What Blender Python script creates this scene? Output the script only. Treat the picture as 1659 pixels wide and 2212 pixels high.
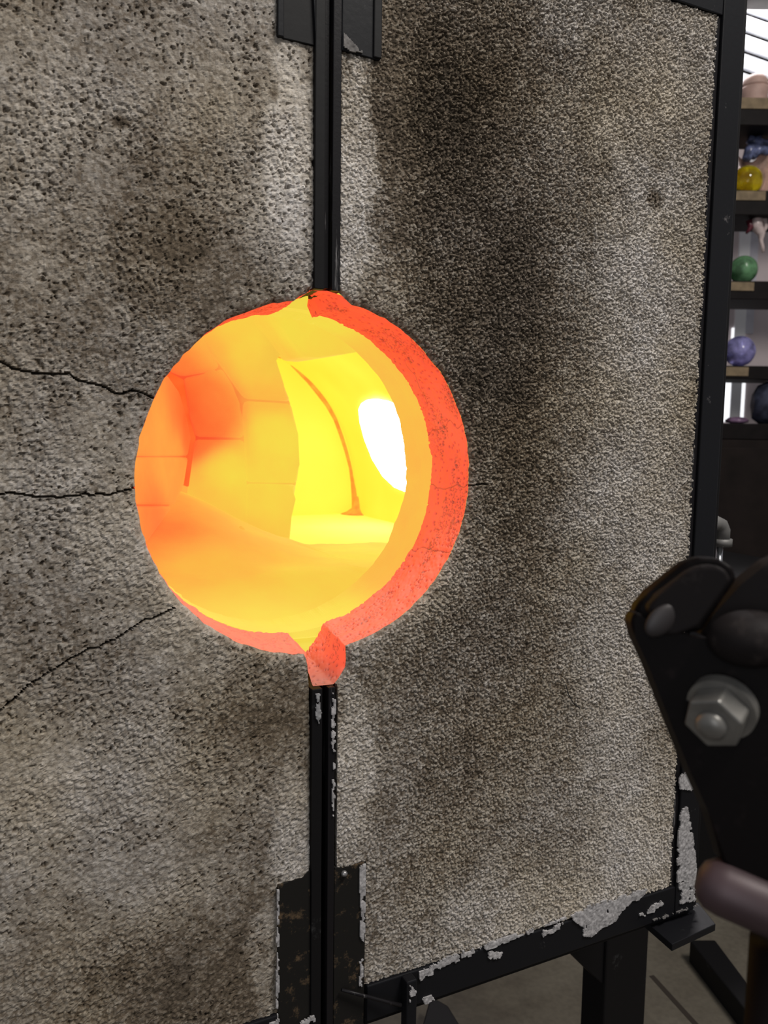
import bpy, bmesh, math
import numpy as np
from mathutils import Vector, Matrix

for o in list(bpy.data.objects):
    bpy.data.objects.remove(o, do_unlink=True)
scene = bpy.context.scene
COL = scene.collection

# ------------------------------------------------------------------ camera
# units: metres. X runs along the doors to the right, Y into the furnace, Z up.
# The origin is the centre of the round opening in the plane of the door faces.
IMW, IMH, FPX = 1659.0, 2212.0, 1759.5
CAM = Vector((-0.2749, -0.6863, 0.0496))
YAW, PITCH, ROLL = 0.4614, 0.1069, 0.0131
FW = Vector((math.sin(YAW) * math.cos(PITCH), math.cos(YAW) * math.cos(PITCH), -math.sin(PITCH)))
_rt = Vector((math.cos(YAW), -math.sin(YAW), 0))
_up = _rt.cross(FW)
RT = _rt * math.cos(ROLL) + _up * math.sin(ROLL)
UP = _up * math.cos(ROLL) - _rt * math.sin(ROLL)
cd = bpy.data.cameras.new('camera')
cam = bpy.data.objects.new('camera', cd)
COL.objects.link(cam)
cam.matrix_world = Matrix(((RT.x, UP.x, -FW.x, CAM.x), (RT.y, UP.y, -FW.y, CAM.y),
                           (RT.z, UP.z, -FW.z, CAM.z), (0, 0, 0, 1)))
cd.sensor_fit = 'HORIZONTAL'
cd.sensor_width = 24.0
cd.lens = FPX / IMW * 24.0
cd.clip_start = 0.01
cd.clip_end = 60
cd.dof.use_dof = True
cd.dof.focus_distance = 0.80
cd.dof.aperture_fstop = 9.0
scene.camera = cam

# ------------------------------------------------------------------ world, lights, exposure
w = bpy.data.worlds.new('overcast')
scene.world = w
w.use_nodes = True
bg = w.node_tree.nodes['Background']
bg.inputs['Color'].default_value = (0.93, 0.95, 1.0, 1)
bg.inputs['Strength'].default_value = 0.22


def area(name, loc, target, size, size_y, power, color):
    l = bpy.data.lights.new(name, 'AREA')
    l.shape = 'RECTANGLE'
    l.size, l.size_y, l.energy, l.color = size, size_y, power, color
    o = bpy.data.objects.new(name, l)
    COL.objects.link(o)
    o.location = loc
    o.rotation_euler = (Vector(target) - Vector(loc)).to_track_quat('-Z', 'Y').to_euler()
    return o


area('workshop_ceiling_lamp', (1.0, -1.35, 2.4), (0.1, 0, 0), 1.2, 0.35, 90, (1.0, 0.96, 0.90))
area('added_fill_light', (-1.9, -2.3, 0.7), (0.0, 0, -0.1), 1.2, 2.0, 17, (0.94, 0.97, 1.0))  # added fill light, unseen, from behind the camera on the left
area('added_wall_light', (2.72, 2.32, 2.6), (2.95, 2.55, 0.6), 1.4, 0.15, 105, (1.0, 0.95, 0.96))  # unseen light added to brighten the wall behind the shelf

scene.view_settings.view_transform = 'Standard'
scene.view_settings.look = 'None'
scene.view_settings.exposure = 0.0
scene.view_settings.gamma = 1.0
scene.view_settings.use_curve_mapping = False

FLOOR = -1.10
R0, RI, THICK = 0.160, 0.1565, 0.071
ZT, ZB, WR = 0.497, -0.506, 0.4625


# ------------------------------------------------------------------ helpers
def ray(px, py):
    return FW + RT * ((px - IMW / 2) / FPX) - UP * ((py - IMH / 2) / FPX)


def at(px, py, Y=0.0):
    """point of the plane at depth Y behind the door faces"""
    d = ray(px, py)
    return CAM + d * ((Y - CAM.y) / d.y)


def atz(px, py, Z):
    d = ray(px, py)
    return CAM + d * ((Z - CAM.z) / d.z)


def spot(px, py, dist):
    return CAM + ray(px, py) * dist


def link(o, parent=None):
    COL.objects.link(o)
    if parent:
        o.parent = parent
        o.matrix_parent_inverse = parent.matrix_world.inverted()
    return o


def thing(name, label, cat, loc=(0, 0, 0), group=None):
    o = bpy.data.objects.new(name, None)
    o.empty_display_size = 0.05
    COL.objects.link(o)
    o.matrix_world = Matrix.Translation(Vector(loc))
    o['label'] = label
    o['category'] = cat
    if group:
        o['group'] = group
    return o


def tag(o, label, cat, group=None):
    o['label'] = label
    o['category'] = cat
    if group:
        o['group'] = group
    return o


def finish(name, bm, mat, parent=None, smooth=False):
    bmesh.ops.recalc_face_normals(bm, faces=bm.faces)
    me = bpy.data.meshes.new(name)
    bm.to_mesh(me)
    bm.free()
    me.materials.append(mat)
    if smooth:
        me.polygons.foreach_set('use_smooth', [True] * len(me.polygons))
    return link(bpy.data.objects.new(name, me), parent)


def bevel(bm, w, seg=2):
    if w > 0:
        bmesh.ops.bevel(bm, geom=list(bm.edges), offset=w, segments=seg, profile=0.5, affect='EDGES', clamp_overlap=True)


def box(name, lo, hi, mat, parent=None, bev=0.0012, rotz=0.0):
    lo, hi = Vector(lo), Vector(hi)
    c = (lo + hi) / 2
    bm = bmesh.new()
    bmesh.ops.create_cube(bm, size=1.0)
    for v in bm.verts:
        v.co = Vector((v.co.x * (hi.x - lo.x), v.co.y * (hi.y - lo.y), v.co.z * (hi.z - lo.z)))
    bevel(bm, bev)
    for v in bm.verts:
        v.co = Matrix.Rotation(rotz, 3, 'Z') @ v.co + c
    return finish(name, bm, mat, parent)


def prism(name, pts, vec, mat, parent=None, bev=0.0, seg=2, smooth=False):
    """closed polygon of 3-D points extruded by vec"""
    bm = bmesh.new()
    a = [bm.verts.new(p) for p in pts]
    b = [bm.verts.new(Vector(p) + Vector(vec)) for p in pts]
    n = len(pts)
    bm.faces.new(a)
    bm.faces.new(b[::-1])
    for i in range(n):
        bm.faces.new((a[i], b[i], b[(i + 1) % n], a[(i + 1) % n]))
    bevel(bm, bev, seg)
    return finish(name, bm, mat, parent, smooth)


def tube(name, path, rad, mat, parent=None, n=16, cap=True, smooth=True):
    path = [Vector(p) for p in path]
    rad = rad if isinstance(rad, (list, tuple)) else [rad] * len(path)
    bm = bmesh.new()
    rings = []
    up = None
    for i, p in enumerate(path):
        t = (path[min(i + 1, len(path) - 1)] - path[max(i - 1, 0)]).normalized()
        if up is None:
            up = t.orthogonal().normalized()
        up = (up - t * up.dot(t)).normalized()
        s = t.cross(up)
        rings.append([bm.verts.new(p + (up * math.cos(2 * math.pi * k / n) + s * math.sin(2 * math.pi * k / n)) * rad[i])
                      for k in range(n)])
    for a, b in zip(rings, rings[1:]):
        for k in range(n):
            bm.faces.new((a[k], a[(k + 1) % n], b[(k + 1) % n], b[k]))
    if cap:
        bm.faces.new(rings[0])
        bm.faces.new(rings[-1][::-1])
    return finish(name, bm, mat, parent, smooth)


def lathe(name, prof, loc, mat, parent=None, n=32, squash=None):
    """prof: list of (radius, height)"""
    bm = bmesh.new()
    rings = []
    for r, h in prof:
        rings.append([bm.verts.new(Vector(loc) + Vector((max(r, 1e-4) * math.cos(2 * math.pi * k / n),
                                                         max(r, 1e-4) * math.sin(2 * math.pi * k / n), h))) for k in range(n)])
    for a, b in zip(rings, rings[1:]):
        for k in range(n):
            bm.faces.new((a[k], a[(k + 1) % n], b[(k + 1) % n], b[k]))
    bm.faces.new(rings[0][::-1])
    bm.faces.new(rings[-1])
    return finish(name, bm, mat, parent, True)


def arrays_mesh(name, V, Q, mat, parent=None, smooth=False, attrs=None):
    me = bpy.data.meshes.new(name)
    V = np.ascontiguousarray(V, dtype=np.float32)
    Q = np.ascontiguousarray(Q, dtype=np.int32)
    me.vertices.add(len(V))
    me.vertices.foreach_set('co', V.ravel())
    me.loops.add(Q.size)
    me.loops.foreach_set('vertex_index', Q.ravel())
    me.polygons.add(len(Q))
    me.polygons.foreach_set('loop_start', np.arange(0, Q.size, 4, dtype=np.int32))
    me.polygons.foreach_set('loop_total', np.full(len(Q), 4, dtype=np.int32))
    me.update(calc_edges=True)
    me.validate()
    for k, v in (attrs or {}).items():
        a = me.attributes.new(k, 'FLOAT', 'POINT')
        a.data.foreach_set('value', np.ascontiguousarray(v, dtype=np.float32))
    me.polygons.foreach_set('use_smooth', np.full(len(me.polygons), smooth, dtype=bool))
    me.materials.append(mat)
    return link(bpy.data.objects.new(name, me), parent)


RNG = np.random.default_rng(7)
TAB = RNG.random((512, 512, 4))


def vnoise(x, y, cell, s=0):
    x, y = x / cell + 17.3 * s, y / cell + 9.1 * s
    ix, iy = np.floor(x).astype(int), np.floor(y).astype(int)
    fx, fy = x - ix, y - iy
    fx, fy = fx * fx * (3 - 2 * fx), fy * fy * (3 - 2 * fy)
    t = lambda a, b: TAB[a % 512, b % 512, s % 4]
    return (t(ix, iy) * (1 - fx) + t(ix + 1, iy) * fx) * (1 - fy) + (t(ix, iy + 1) * (1 - fx) + t(ix + 1, iy + 1) * fx) * fy


def worley(x, y, cell, s=0):
    x, y = x / cell + 31.7 * s, y / cell + 5.3 * s
    ix, iy = np.floor(x).astype(int), np.floor(y).astype(int)
    best = np.full(x.shape, 9.0)
    rid = np.zeros(x.shape)
    for di in (-1, 0, 1):
        for dj in (-1, 0, 1):
            t = TAB[(ix + di + 97 * s) % 512, (iy + dj) % 512]
            d = np.hypot(ix + di + t[..., 0] - x, iy + dj + t[..., 1] - y)
            m = d < best
            best = np.where(m, d, best)
            rid = np.where(m, t[..., 2], rid)
    return best, rid


def seg_dist(P, poly, closed=False):
    """distance of points to a polyline and the nearest point on it"""
    poly = np.asarray(poly, float)
    A = poly if closed else poly[:-1]
    B = np.roll(poly, -1, 0) if closed else poly[1:]
    bd = np.full(len(P), 1e9)
    bp = np.zeros((len(P), 2))
    for a, b in zip(A, B):
        ab = b - a
        t = np.clip(((P - a) @ ab) / max(ab @ ab, 1e-12), 0, 1)
        q = a + t[:, None] * ab
        d = np.hypot(*(P - q).T)
        m = d < bd
        bd[m] = d[m]
        bp[m] = q[m]
    return bd, bp


def inside(P, poly):
    poly = np.asarray(poly, float)
    r = np.zeros(len(P), bool)
    x, y = P[:, 0], P[:, 1]
    for a, b in zip(poly, np.roll(poly, -1, 0)):
        if a[1] == b[1]:
            continue
        c = ((a[1] > y) != (b[1] > y)) & (x < (b[0] - a[0]) * (y - a[1]) / (b[1] - a[1]) + a[0])
        r ^= c
    return r


def sm(a, b, x):
    t = np.clip((x - a) / (b - a), 0, 1)
    return t * t * (3 - 2 * t)


# ------------------------------------------------------------------ materials
def new_mat(name):
    m = bpy.data.materials.new(name)
    m.use_nodes = True
    nt = m.node_tree
    b = nt.nodes['Principled BSDF']
    return m, nt, b


def node(nt, typ, **kw):
    n = nt.nodes.new(typ)
    for k, v in kw.items():
        if k in n.inputs:
            n.inputs[k].default_value = v
        else:
            setattr(n, k, v)
    return n


def ramp(nt, stops):
    n = nt.nodes.new('ShaderNodeValToRGB')
    cr = n.color_ramp
    while len(cr.elements) < len(stops):
        cr.elements.new(0.5)
    for e, (p, c) in zip(cr.elements, stops):
        e.position = p
        e.color = (*c, 1)
    return n


def obj_coord(nt):
    return nt.nodes.new('ShaderNodeTexCoord').outputs['Object']


def castable_mat():
    m, nt, b = new_mat('castable_refractory')
    L = nt.links.new
    co = obj_coord(nt)
    tone = node(nt, 'ShaderNodeAttribute', attribute_name='tone')
    n1 = node(nt, 'ShaderNodeTexVoronoi', Scale=430.0)
    n2 = node(nt, 'ShaderNodeTexNoise', Scale=45.0, Detail=5.0, Roughness=0.65)
    L(co, n1.inputs['Vector'])
    L(co, n2.inputs['Vector'])
    sep = nt.nodes.new('ShaderNodeSeparateColor')
    L(n1.outputs['Color'], sep.inputs['Color'])
    a = node(nt, 'ShaderNodeMath', operation='MULTIPLY_ADD')
    L(sep.outputs[0], a.inputs[0])
    a.inputs[1].default_value = 0.20
    L(tone.outputs['Fac'], a.inputs[2])
    a2 = node(nt, 'ShaderNodeMath', operation='MULTIPLY_ADD')
    L(n2.outputs['Fac'], a2.inputs[0])
    a2.inputs[1].default_value = 0.45
    L(a.outputs[0], a2.inputs[2])
    a3 = node(nt, 'ShaderNodeMath', operation='SUBTRACT')
    L(a2.outputs[0], a3.inputs[0])
    a3.inputs[1].default_value = 0.32
    cr = ramp(nt, [(0.0, (0.030, 0.022, 0.014)), (0.25, (0.110, 0.086, 0.064)), (0.5, (0.255, 0.226, 0.195)),
                   (0.75, (0.42, 0.385, 0.355)), (1.0, (0.58, 0.55, 0.53))])
    L(a3.outputs[0], cr.inputs[0])
    # warm olive-brown patches of soot and iron
    n3 = node(nt, 'ShaderNodeTexNoise', Scale=7.0, Detail=3.0)
    L(co, n3.inputs['Vector'])
    mx = node(nt, 'ShaderNodeMix', data_type='RGBA', blend_type='MULTIPLY')
    cr3 = ramp(nt, [(0.40, (1, 1, 1)), (0.68, (1.0, 0.95, 0.83))])
    L(n3.outputs['Fac'], cr3.inputs[0])
    mx.inputs['Factor'].default_value = 1.0
    L(cr.outputs[0], mx.inputs['A'])
    L(cr3.outputs[0], mx.inputs['B'])
    L(mx.outputs['Result'], b.inputs['Base Color'])
    b.inputs['Roughness'].default_value = 0.92
    b.inputs['Specular IOR Level'].default_value = 0.25
    # hot lip beside the opening
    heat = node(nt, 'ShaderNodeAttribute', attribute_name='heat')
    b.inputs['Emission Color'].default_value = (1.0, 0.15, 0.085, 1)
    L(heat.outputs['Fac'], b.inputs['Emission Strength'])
    bp = node(nt, 'ShaderNodeBump', Strength=0.55, Distance=0.0012)
    nb = node(nt, 'ShaderNodeTexNoise', Scale=620.0, Detail=3.0, Roughness=0.7)
    L(co, nb.inputs['Vector'])
    L(nb.outputs['Fac'], bp.inputs['Height'])
    L(bp.outputs[0], b.inputs['Normal'])
    return m


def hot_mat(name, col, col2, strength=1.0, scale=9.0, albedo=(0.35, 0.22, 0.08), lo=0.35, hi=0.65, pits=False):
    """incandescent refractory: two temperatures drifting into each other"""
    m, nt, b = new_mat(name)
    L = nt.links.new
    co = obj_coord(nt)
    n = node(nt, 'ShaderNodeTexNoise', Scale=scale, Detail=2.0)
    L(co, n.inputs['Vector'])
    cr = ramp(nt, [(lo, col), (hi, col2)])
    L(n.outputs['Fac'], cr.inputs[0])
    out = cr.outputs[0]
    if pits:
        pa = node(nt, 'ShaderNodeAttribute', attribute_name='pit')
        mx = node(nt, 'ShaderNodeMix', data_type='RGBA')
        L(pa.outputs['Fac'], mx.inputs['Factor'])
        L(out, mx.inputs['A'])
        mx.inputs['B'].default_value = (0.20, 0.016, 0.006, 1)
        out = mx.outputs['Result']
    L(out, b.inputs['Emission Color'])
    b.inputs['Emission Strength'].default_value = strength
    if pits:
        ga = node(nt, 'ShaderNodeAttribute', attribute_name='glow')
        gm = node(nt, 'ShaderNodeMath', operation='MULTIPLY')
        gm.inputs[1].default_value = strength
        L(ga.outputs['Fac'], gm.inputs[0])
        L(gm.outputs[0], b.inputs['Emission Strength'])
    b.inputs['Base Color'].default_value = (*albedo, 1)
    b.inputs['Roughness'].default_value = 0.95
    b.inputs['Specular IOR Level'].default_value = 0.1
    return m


def paint_mat(name, base, worn, rough=0.42, amount=0.66, scale=26.0, stretch=(1, 1, 1), metal=0.0, relief=0.12):
    m, nt, b = new_mat(name)
    L = nt.links.new
    co = obj_coord(nt)
    mp = node(nt, 'ShaderNodeMapping')
    mp.inputs['Scale'].default_value = stretch
    L(co, mp.inputs['Vector'])
    n = node(nt, 'ShaderNodeTexNoise', Scale=scale, Detail=7.0, Roughness=0.72)
    L(mp.outputs[0], n.inputs['Vector'])
    cr = ramp(nt, [(amount - 0.06, base), (amount + 0.03, worn)])
    L(n.outputs['Fac'], cr.inputs[0])
    L(cr.outputs[0], b.inputs['Base Color'])
    b.inputs['Roughness'].default_value = rough
    b.inputs['Metallic'].default_value = metal
    b.inputs['Specular IOR Level'].default_value = 0.16
    bp = node(nt, 'ShaderNodeBump', Strength=relief, Distance=0.001)
    n2 = node(nt, 'ShaderNodeTexNoise', Scale=scale * 6, Detail=4.0)
    L(co, n2.inputs['Vector'])
    L(n2.outputs['Fac'], bp.inputs['Height'])
    L(bp.outputs[0], b.inputs['Normal'])
    return m


def plain_mat(name, col, rough=0.6, metal=0.0, var=0.15, scale=12.0, emit=None, estr=0.0, trans=0.0, spec=0.5):
    m, nt, b = new_mat(name)
    L = nt.links.new
    n = node(nt, 'ShaderNodeTexNoise', Scale=scale, Detail=4.0)
    L(obj_coord(nt), n.inputs['Vector'])
    cr = ramp(nt, [(0.3, tuple(c * (1 - var) for c in col)), (0.7, tuple(min(1, c * (1 + var)) for c in col))])
    L(n.outputs['Fac'], cr.inputs[0])
    L(cr.outputs[0], b.inputs['Base Color'])
    b.inputs['Roughness'].default_value = rough
    b.inputs['Metallic'].default_value = metal
    b.inputs['Transmission Weight'].default_value = trans
    b.inputs['Specular IOR Level'].default_value = spec
    if emit:
        b.inputs['Emission Color'].default_value = (*emit, 1)
        b.inputs['Emission Strength'].default_value = estr
    return m


M_CAST = castable_mat()
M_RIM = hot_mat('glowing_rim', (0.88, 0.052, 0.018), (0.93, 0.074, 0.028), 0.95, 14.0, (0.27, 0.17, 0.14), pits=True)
M_STEEL = paint_mat('black_painted_steel', (0.0075, 0.0075, 0.009), (0.13, 0.12, 0.12), 0.42, 0.71, 30.0)
M_STEEL_V = paint_mat('black_steel_streaked', (0.009, 0.008, 0.009), (0.20, 0.19, 0.19), 0.40, 0.64, 60.0, (1, 1, 0.08))
M_STEEL_D = paint_mat('black_steel_dull', (0.0055, 0.005, 0.0055), (0.035, 0.035, 0.035), 0.55, 0.70, 20.0)
M_BLACK = plain_mat('matte_black', (0.004, 0.0035, 0.0035), 0.9)
M_RUST = paint_mat('rusty_black_steel', (0.010, 0.009, 0.008), (0.09, 0.06, 0.035), 0.6, 0.62, 40.0)
M_SMEAR = plain_mat('pale_castable_smear', (0.31, 0.295, 0.295), 0.9, var=0.45, scale=260.0)

# ------------------------------------------------------------------ room
def concrete_mat():
    m, nt, b = new_mat('workshop_concrete')
    L = nt.links.new
    co = obj_coord(nt)
    n = node(nt, 'ShaderNodeTexNoise', Scale=3.2, Detail=7.0, Roughness=0.6)
    L(co, n.inputs['Vector'])
    cr = ramp(nt, [(0.30, (0.028, 0.018, 0.012)), (0.46, (0.085, 0.071, 0.052)), (0.58, (0.115, 0.099, 0.075)), (0.75, (0.15, 0.115, 0.092))])
    L(n.outputs['Fac'], cr.inputs[0])
    n2 = node(nt, 'ShaderNodeTexNoise', Scale=90.0, Detail=5.0)
    L(co, n2.inputs['Vector'])
    mx = node(nt, 'ShaderNodeMix', data_type='RGBA', blend_type='MULTIPLY')
    cr2 = ramp(nt, [(0.35, (0.75, 0.75, 0.75)), (0.6, (1, 1, 1))])
    L(n2.outputs['Fac'], cr2.inputs[0])
    mx.inputs['Factor'].default_value = 0.7
    L(cr.outputs[0], mx.inputs['A'])
    L(cr2.outputs[0], mx.inputs['B'])
    L(mx.outputs['Result'], b.inputs['Base Color'])
    b.inputs['Roughness'].default_value = 0.8
    return m


M_FLOOR = concrete_mat()
fl = box('floor', (-3.0, -3.2, FLOOR - 0.1), (6.5, 5.5, FLOOR), M_FLOOR, bev=0)
fl['kind'] = 'structure'
fj = prism('floor_joint', [atz(px, py, FLOOR + 0.0005) for px, py in ((1402, 2108), (1412, 2106), (1520, 2224), (1508, 2226))],
           (0, 0, -0.01), plain_mat('dirty_joint', (0.022, 0.015, 0.010), 0.95), fl)

# ------------------------------------------------------------------ outlines of the two door leaves
G = 0.0013


def arc(cx, cz, r, a0, a1, n):
    return [(cx + r * math.cos(math.radians(a0 + (a1 - a0) * i / (n - 1))),
             cz + r * math.sin(math.radians(a0 + (a1 - a0) * i / (n - 1)))) for i in range(n)]


def rough(pts, amp, s):
    out = []
    for i, (x, z) in enumerate(pts):
        r = math.hypot(x, z)
        k = 1 + amp / r * (float(vnoise(np.array(i * 1.0), np.array(3.3), 2.1, s)) + 0.8 * float(vnoise(np.array(i * 1.0), np.array(8.3), 7.0, s)) - 0.9) * 2
        out.append((x * k, z * k))
    return out


FR = [(-0.0065, 0.1665), (0.008, 0.1675), (0.022, 0.1645)] + rough(arc(G, 0, R0, 79, -78.5, 150), 0.00065, 1) + \
     [(0.0285, -0.1585), (0.0292, -0.170), (0.0285, -0.179), (0.021, -0.190), (0.0165, -0.1945), (-0.004, -0.1935)]
IR = [(0.017, 0.1735), (0.0155, 0.1645), (0.0205, 0.1525)] + rough(arc(G, 0, RI, 80, -76.5, 150), 0.0004, 2) + \
     [(0.034, -0.154), (0.030, -0.162), (0.024, -0.170), (0.018, -0.178), (0.0155, -0.182), (0.012, -0.186)]
FL = [(-0.0055, 0.1675), (-0.012, 0.1635), (-0.0185, 0.1603)] + rough(arc(-G, -0.002, R0, 98, 264, 150), 0.0007, 3) + \
     [(-0.0135, -0.1615), (-0.0115, -0.1655)]
IL = [(0.0165, 0.1740), (0.002, 0.1685), (-0.012, 0.1625)] + [(-0.0145, 0.1560)] + rough(arc(-G, -0.002, RI, 96.5, 267.5, 149), 0.0004, 0) + \
     [(-0.004, -0.1600), (0.0152, -0.1822)]

OUT_R = [(0.0185, ZT), (WR, ZT), (WR, ZB), (0.0195, ZB), (0.0195, -0.193)] + FR[-2:1:-1] + [(0.0185, 0.1665)]
OUT_L = [(-0.0078, ZT), (-0.0072, 0.1685)] + FL[1:] + [(-0.0098, -0.190), (-0.0085, -0.25), (-0.0085, ZB), (-0.4625, ZB), (-0.4625, ZT)]


def px_line(pts):
    return [(at(*p).x, at(*p).z) for p in pts]


CRACKS = [px_line([(-150, 745), (-60, 765), (0, 780), (28, 795), (50, 800), (75, 806), (105, 809), (150, 806), (165, 820), (188, 826),
                   (215, 833), (235, 840), (243, 847), (262, 850), (285, 843), (305, 849), (322, 856), (331, 859)]),
          px_line([(-160, 1075), (-70, 1060), (0, 1067), (22, 1063), (45, 1066), (78, 1073), (110, 1073), (128, 1074), (150, 1070), (172, 1070),
                   (185, 1066), (196, 1071), (212, 1065), (235, 1068), (262, 1061), (280, 1058), (299, 1053)]),
          px_line([(-30, 1560), (10, 1525), (45, 1495), (60, 1478), (85, 1465), (105, 1452), (125, 1441), (150, 1423), (170, 1413), (190, 1402),
                   (215, 1398), (228, 1388), (250, 1380), (266, 1368), (285, 1355), (315, 1338), (335, 1334), (355, 1322), (377, 1312)]),
          px_line([(1013, 1049), (1025, 1047), (1040, 1044), (1052, 1046)])]


def blob(x, z, cx, cz, rx, rz, soft=0.6):
    d = np.hypot((x - cx) / rx, (z - cz) / rz)
    return 1 - sm(1 - soft, 1 + soft, d)


def castable_panel(parent, outline, hole, xs, zs, right):
    X, Z = np.meshgrid(xs, zs, indexing='ij')
    nx, nz = X.shape
    P = np.stack([X.ravel(), Z.ravel()], 1)
    # irregular lower and outer margins
    ins = inside(P, outline).reshape(nx, nz)
    keep = ins[:-1, :-1] | ins[1:, :-1] | ins[1:, 1:] | ins[:-1, 1:]
    idx = np.arange(nx * nz).reshape(nx, nz)
    Q = np.stack([idx[:-1, :-1][keep], idx[1:, :-1][keep], idx[1:, 1:][keep], idx[:-1, 1:][keep]], 1)
    used = np.zeros(nx * nz, bool)
    used[Q.ravel()] = True
    out = used & ~ins.ravel()
    P[out] = seg_dist(P[out], outline, True)[1]
    # distance to the opening
    dh = np.full(nx * nz, 1.0)
    near = used & (np.hypot(P[:, 0], P[:, 1]) < 0.23)
    dh[near] = seg_dist(P[near], hole)[0]
    x, z = P[:, 0], P[:, 1]
    de = np.full(nx * nz, 1.0)
    # cracks: pull the nearest vertices onto the crack line and sink them
    crack = np.zeros(nx * nz)
    for c in CRACKS:
        ca = np.array(c)
        m = used & (x > ca[:, 0].min() - .004) & (x < ca[:, 0].max() + .004) & (z > ca[:, 1].min() - .004) & (z < ca[:, 1].max() + .004)
        ii = np.nonzero(m)[0]
        if not len(ii):
            continue
        jit = np.array([(a + 0.0006 * (TAB[i, 3, 0] - .5), b + 0.0008 * (TAB[i, 5, 1] - .5)) for i, (a, b) in enumerate(c)])
        d, q = seg_dist(P[ii], jit)
        mm = d < 0.00068
        P[ii[mm]] = q[mm]
        crack[ii[mm]] = 1
        near2 = (d >= 0.00068) & (d < 0.0014)
        crack[ii[near2]] = np.maximum(crack[ii[near2]], 0.12)
    x, z = P[:, 0], P[:, 1]
    wob_x = x + 0.012 * (vnoise(x, z, 0.03, 1) - .5)
    wob_z = z + 0.012 * (vnoise(x, z, 0.03, 2) - .5)
    big = vnoise(x, z, 0.11, 0) * 0.5 + vnoise(x, z, 0.045, 1) * 0.3 + vnoise(x, z, 0.016, 2) * 0.2
    wx = x + 0.0016 * (vnoise(x, z, 0.0035, 0) - .5)
    wz = z + 0.0016 * (vnoise(x, z, 0.0035, 3) - .5)
    f1, rid = worley(wx, wz, 0.0025 if right else 0.0030, 1)
    grain = np.sqrt(np.clip(1 - (f1 / 0.66) ** 2, 0, 1)) * (0.45 + 0.9 * rid)
    wx2 = x + 0.0035 * (vnoise(x, z, 0.003, 1) - .5)
    wz2 = z + 0.0035 * (vnoise(x, z, 0.003, 2) - .5)
    f2, rid2 = worley(wx2, wz2, 0.0056, 2)
    pore = (1 - sm(0.12, 0.42, f2 / (0.30 + 0.6 * rid2))) * (rid2 > 0.25) * sm(0.30, 0.60, vnoise(x, z, 0.03, 1) * 0.6 + vnoise(x, z, 0.011, 0) * 0.4)
    med = vnoise(x, z, 0.0045, 3)
    fine = vnoise(x, z, 0.0026, 1)
    if right:
        coarse = sm(0.03, 0.12, x) * (0.75 + 0.25 * sm(-0.35, 0.1, z))
        coarse = np.maximum(coarse, 0.55)
        h = 0.0027 * grain * coarse + 0.0010 * med + 0.0014 * (big - .5)
        tone = 0.46 + 0.34 * (big - 0.5)
        tone += 0.22 * (rid - 0.5) + 0.16 * (grain - 0.6)
        # brown soot licked up to the right of the opening
        tone -= 0.20 * blob(wob_x, wob_z, 0.150, 0.27, 0.12, 0.17) + 0.15 * blob(wob_x, wob_z, 0.205, 0.06, 0.065, 0.21)
        tone -= 0.16 * blob(wob_x, wob_z, 0.115, 0.43, 0.10, 0.12)
        tone -= 0.16 * blob(wob_x, wob_z, 0.165, -0.22, 0.10, 0.10) + 0.08 * blob(wob_x, wob_z, 0.26, -0.36, 0.08, 0.10)
        tone += 0.13 * blob(wob_x, wob_z, 0.38, -0.05, 0.07, 0.40) + 0.08 * blob(wob_x, wob_z, 0.37, 0.36, 0.07, 0.12)
        # pale bands beside the seam and pale lower corner
        spk = 0.010 * (vnoise(x, z, 0.006, 2) - .5)
        tone += 0.32 * blob(wob_x + spk, wob_z, 0.032, 0.275, 0.019, 0.105, 0.3) + 0.24 * blob(wob_x + spk, wob_z, 0.036, -0.285, 0.021, 0.08, 0.4)
        tone += 0.13 * blob(wob_x, wob_z, 0.42, -0.46, 0.12, 0.10) + 0.10 * blob(wob_x, wob_z, 0.25, -0.47, 0.22, 0.05)
        tone -= 0.40 * blob(wob_x, wob_z, 0.381, 0.299, 0.009, 0.011)
        tone += 0.14 * blob(wob_x + 0.6 * (wob_z - 0.33), wob_z, 0.335, 0.33, 0.013, 0.045)
    else:
        h = 0.0014 * grain * (0.45 + 0.55 * sm(0.35, 0.75, vnoise(x, z, 0.05, 2))) + 0.0011 * med + 0.0016 * (big - .5) - 0.0020 * pore
        tone = 0.455 + 0.36 * (big - 0.5) - 0.07 * (1 - sm(-0.42, -0.12, z)) + 0.12 * (rid - 0.5) + 0.08 * (grain - 0.6) - 0.26 * pore
        spk = 0.010 * (vnoise(x, z, 0.006, 2) - .5)
        tone += 0.30 * blob(wob_x + spk, wob_z, -0.030, 0.285, 0.021, 0.085, 0.35) + 0.24 * blob(wob_x + spk, wob_z, -0.026, -0.325, 0.021, 0.060, 0.35)
        tone += 0.10 * blob(wob_x, wob_z, -0.20, -0.30, 0.10, 0.10) + 0.05 * blob(wob_x, wob_z, -0.20, -0.06, 0.08, 0.06)
        tone += 0.24 * blob(wob_x + spk, wob_z, -0.050, -0.45, 0.016, 0.065, 0.4)
        tone -= 0.13 * blob(wob_x, wob_z, -0.10, 0.17, 0.06, 0.035) + 0.12 * blob(wob_x, wob_z, -0.15, 0.22, 0.06, 0.05)
        tone -= 0.12 * blob(wob_x, wob_z, -0.06, -0.205, 0.06, 0.035) + 0.14 * blob(wob_x, wob_z, -0.12, -0.47, 0.09, 0.07)
        tone -= 0.10 * blob(wob_x, wob_z, -0.17, 0.36, 0.09, 0.05)
        tone -= 0.35 * blob(wob_x, wob_z, -0.167, 0.282, 0.007, 0.004) + 0.35 * blob(wob_x, wob_z, -0.046, 0.327, 0.0035, 0.006)
    edge = np.exp(-dh / 0.0035)
    y = -h * (1 - 0.7 * edge) + 0.0032 * edge + 0.0055 * (crack > 0.5) - 0.0006
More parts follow.
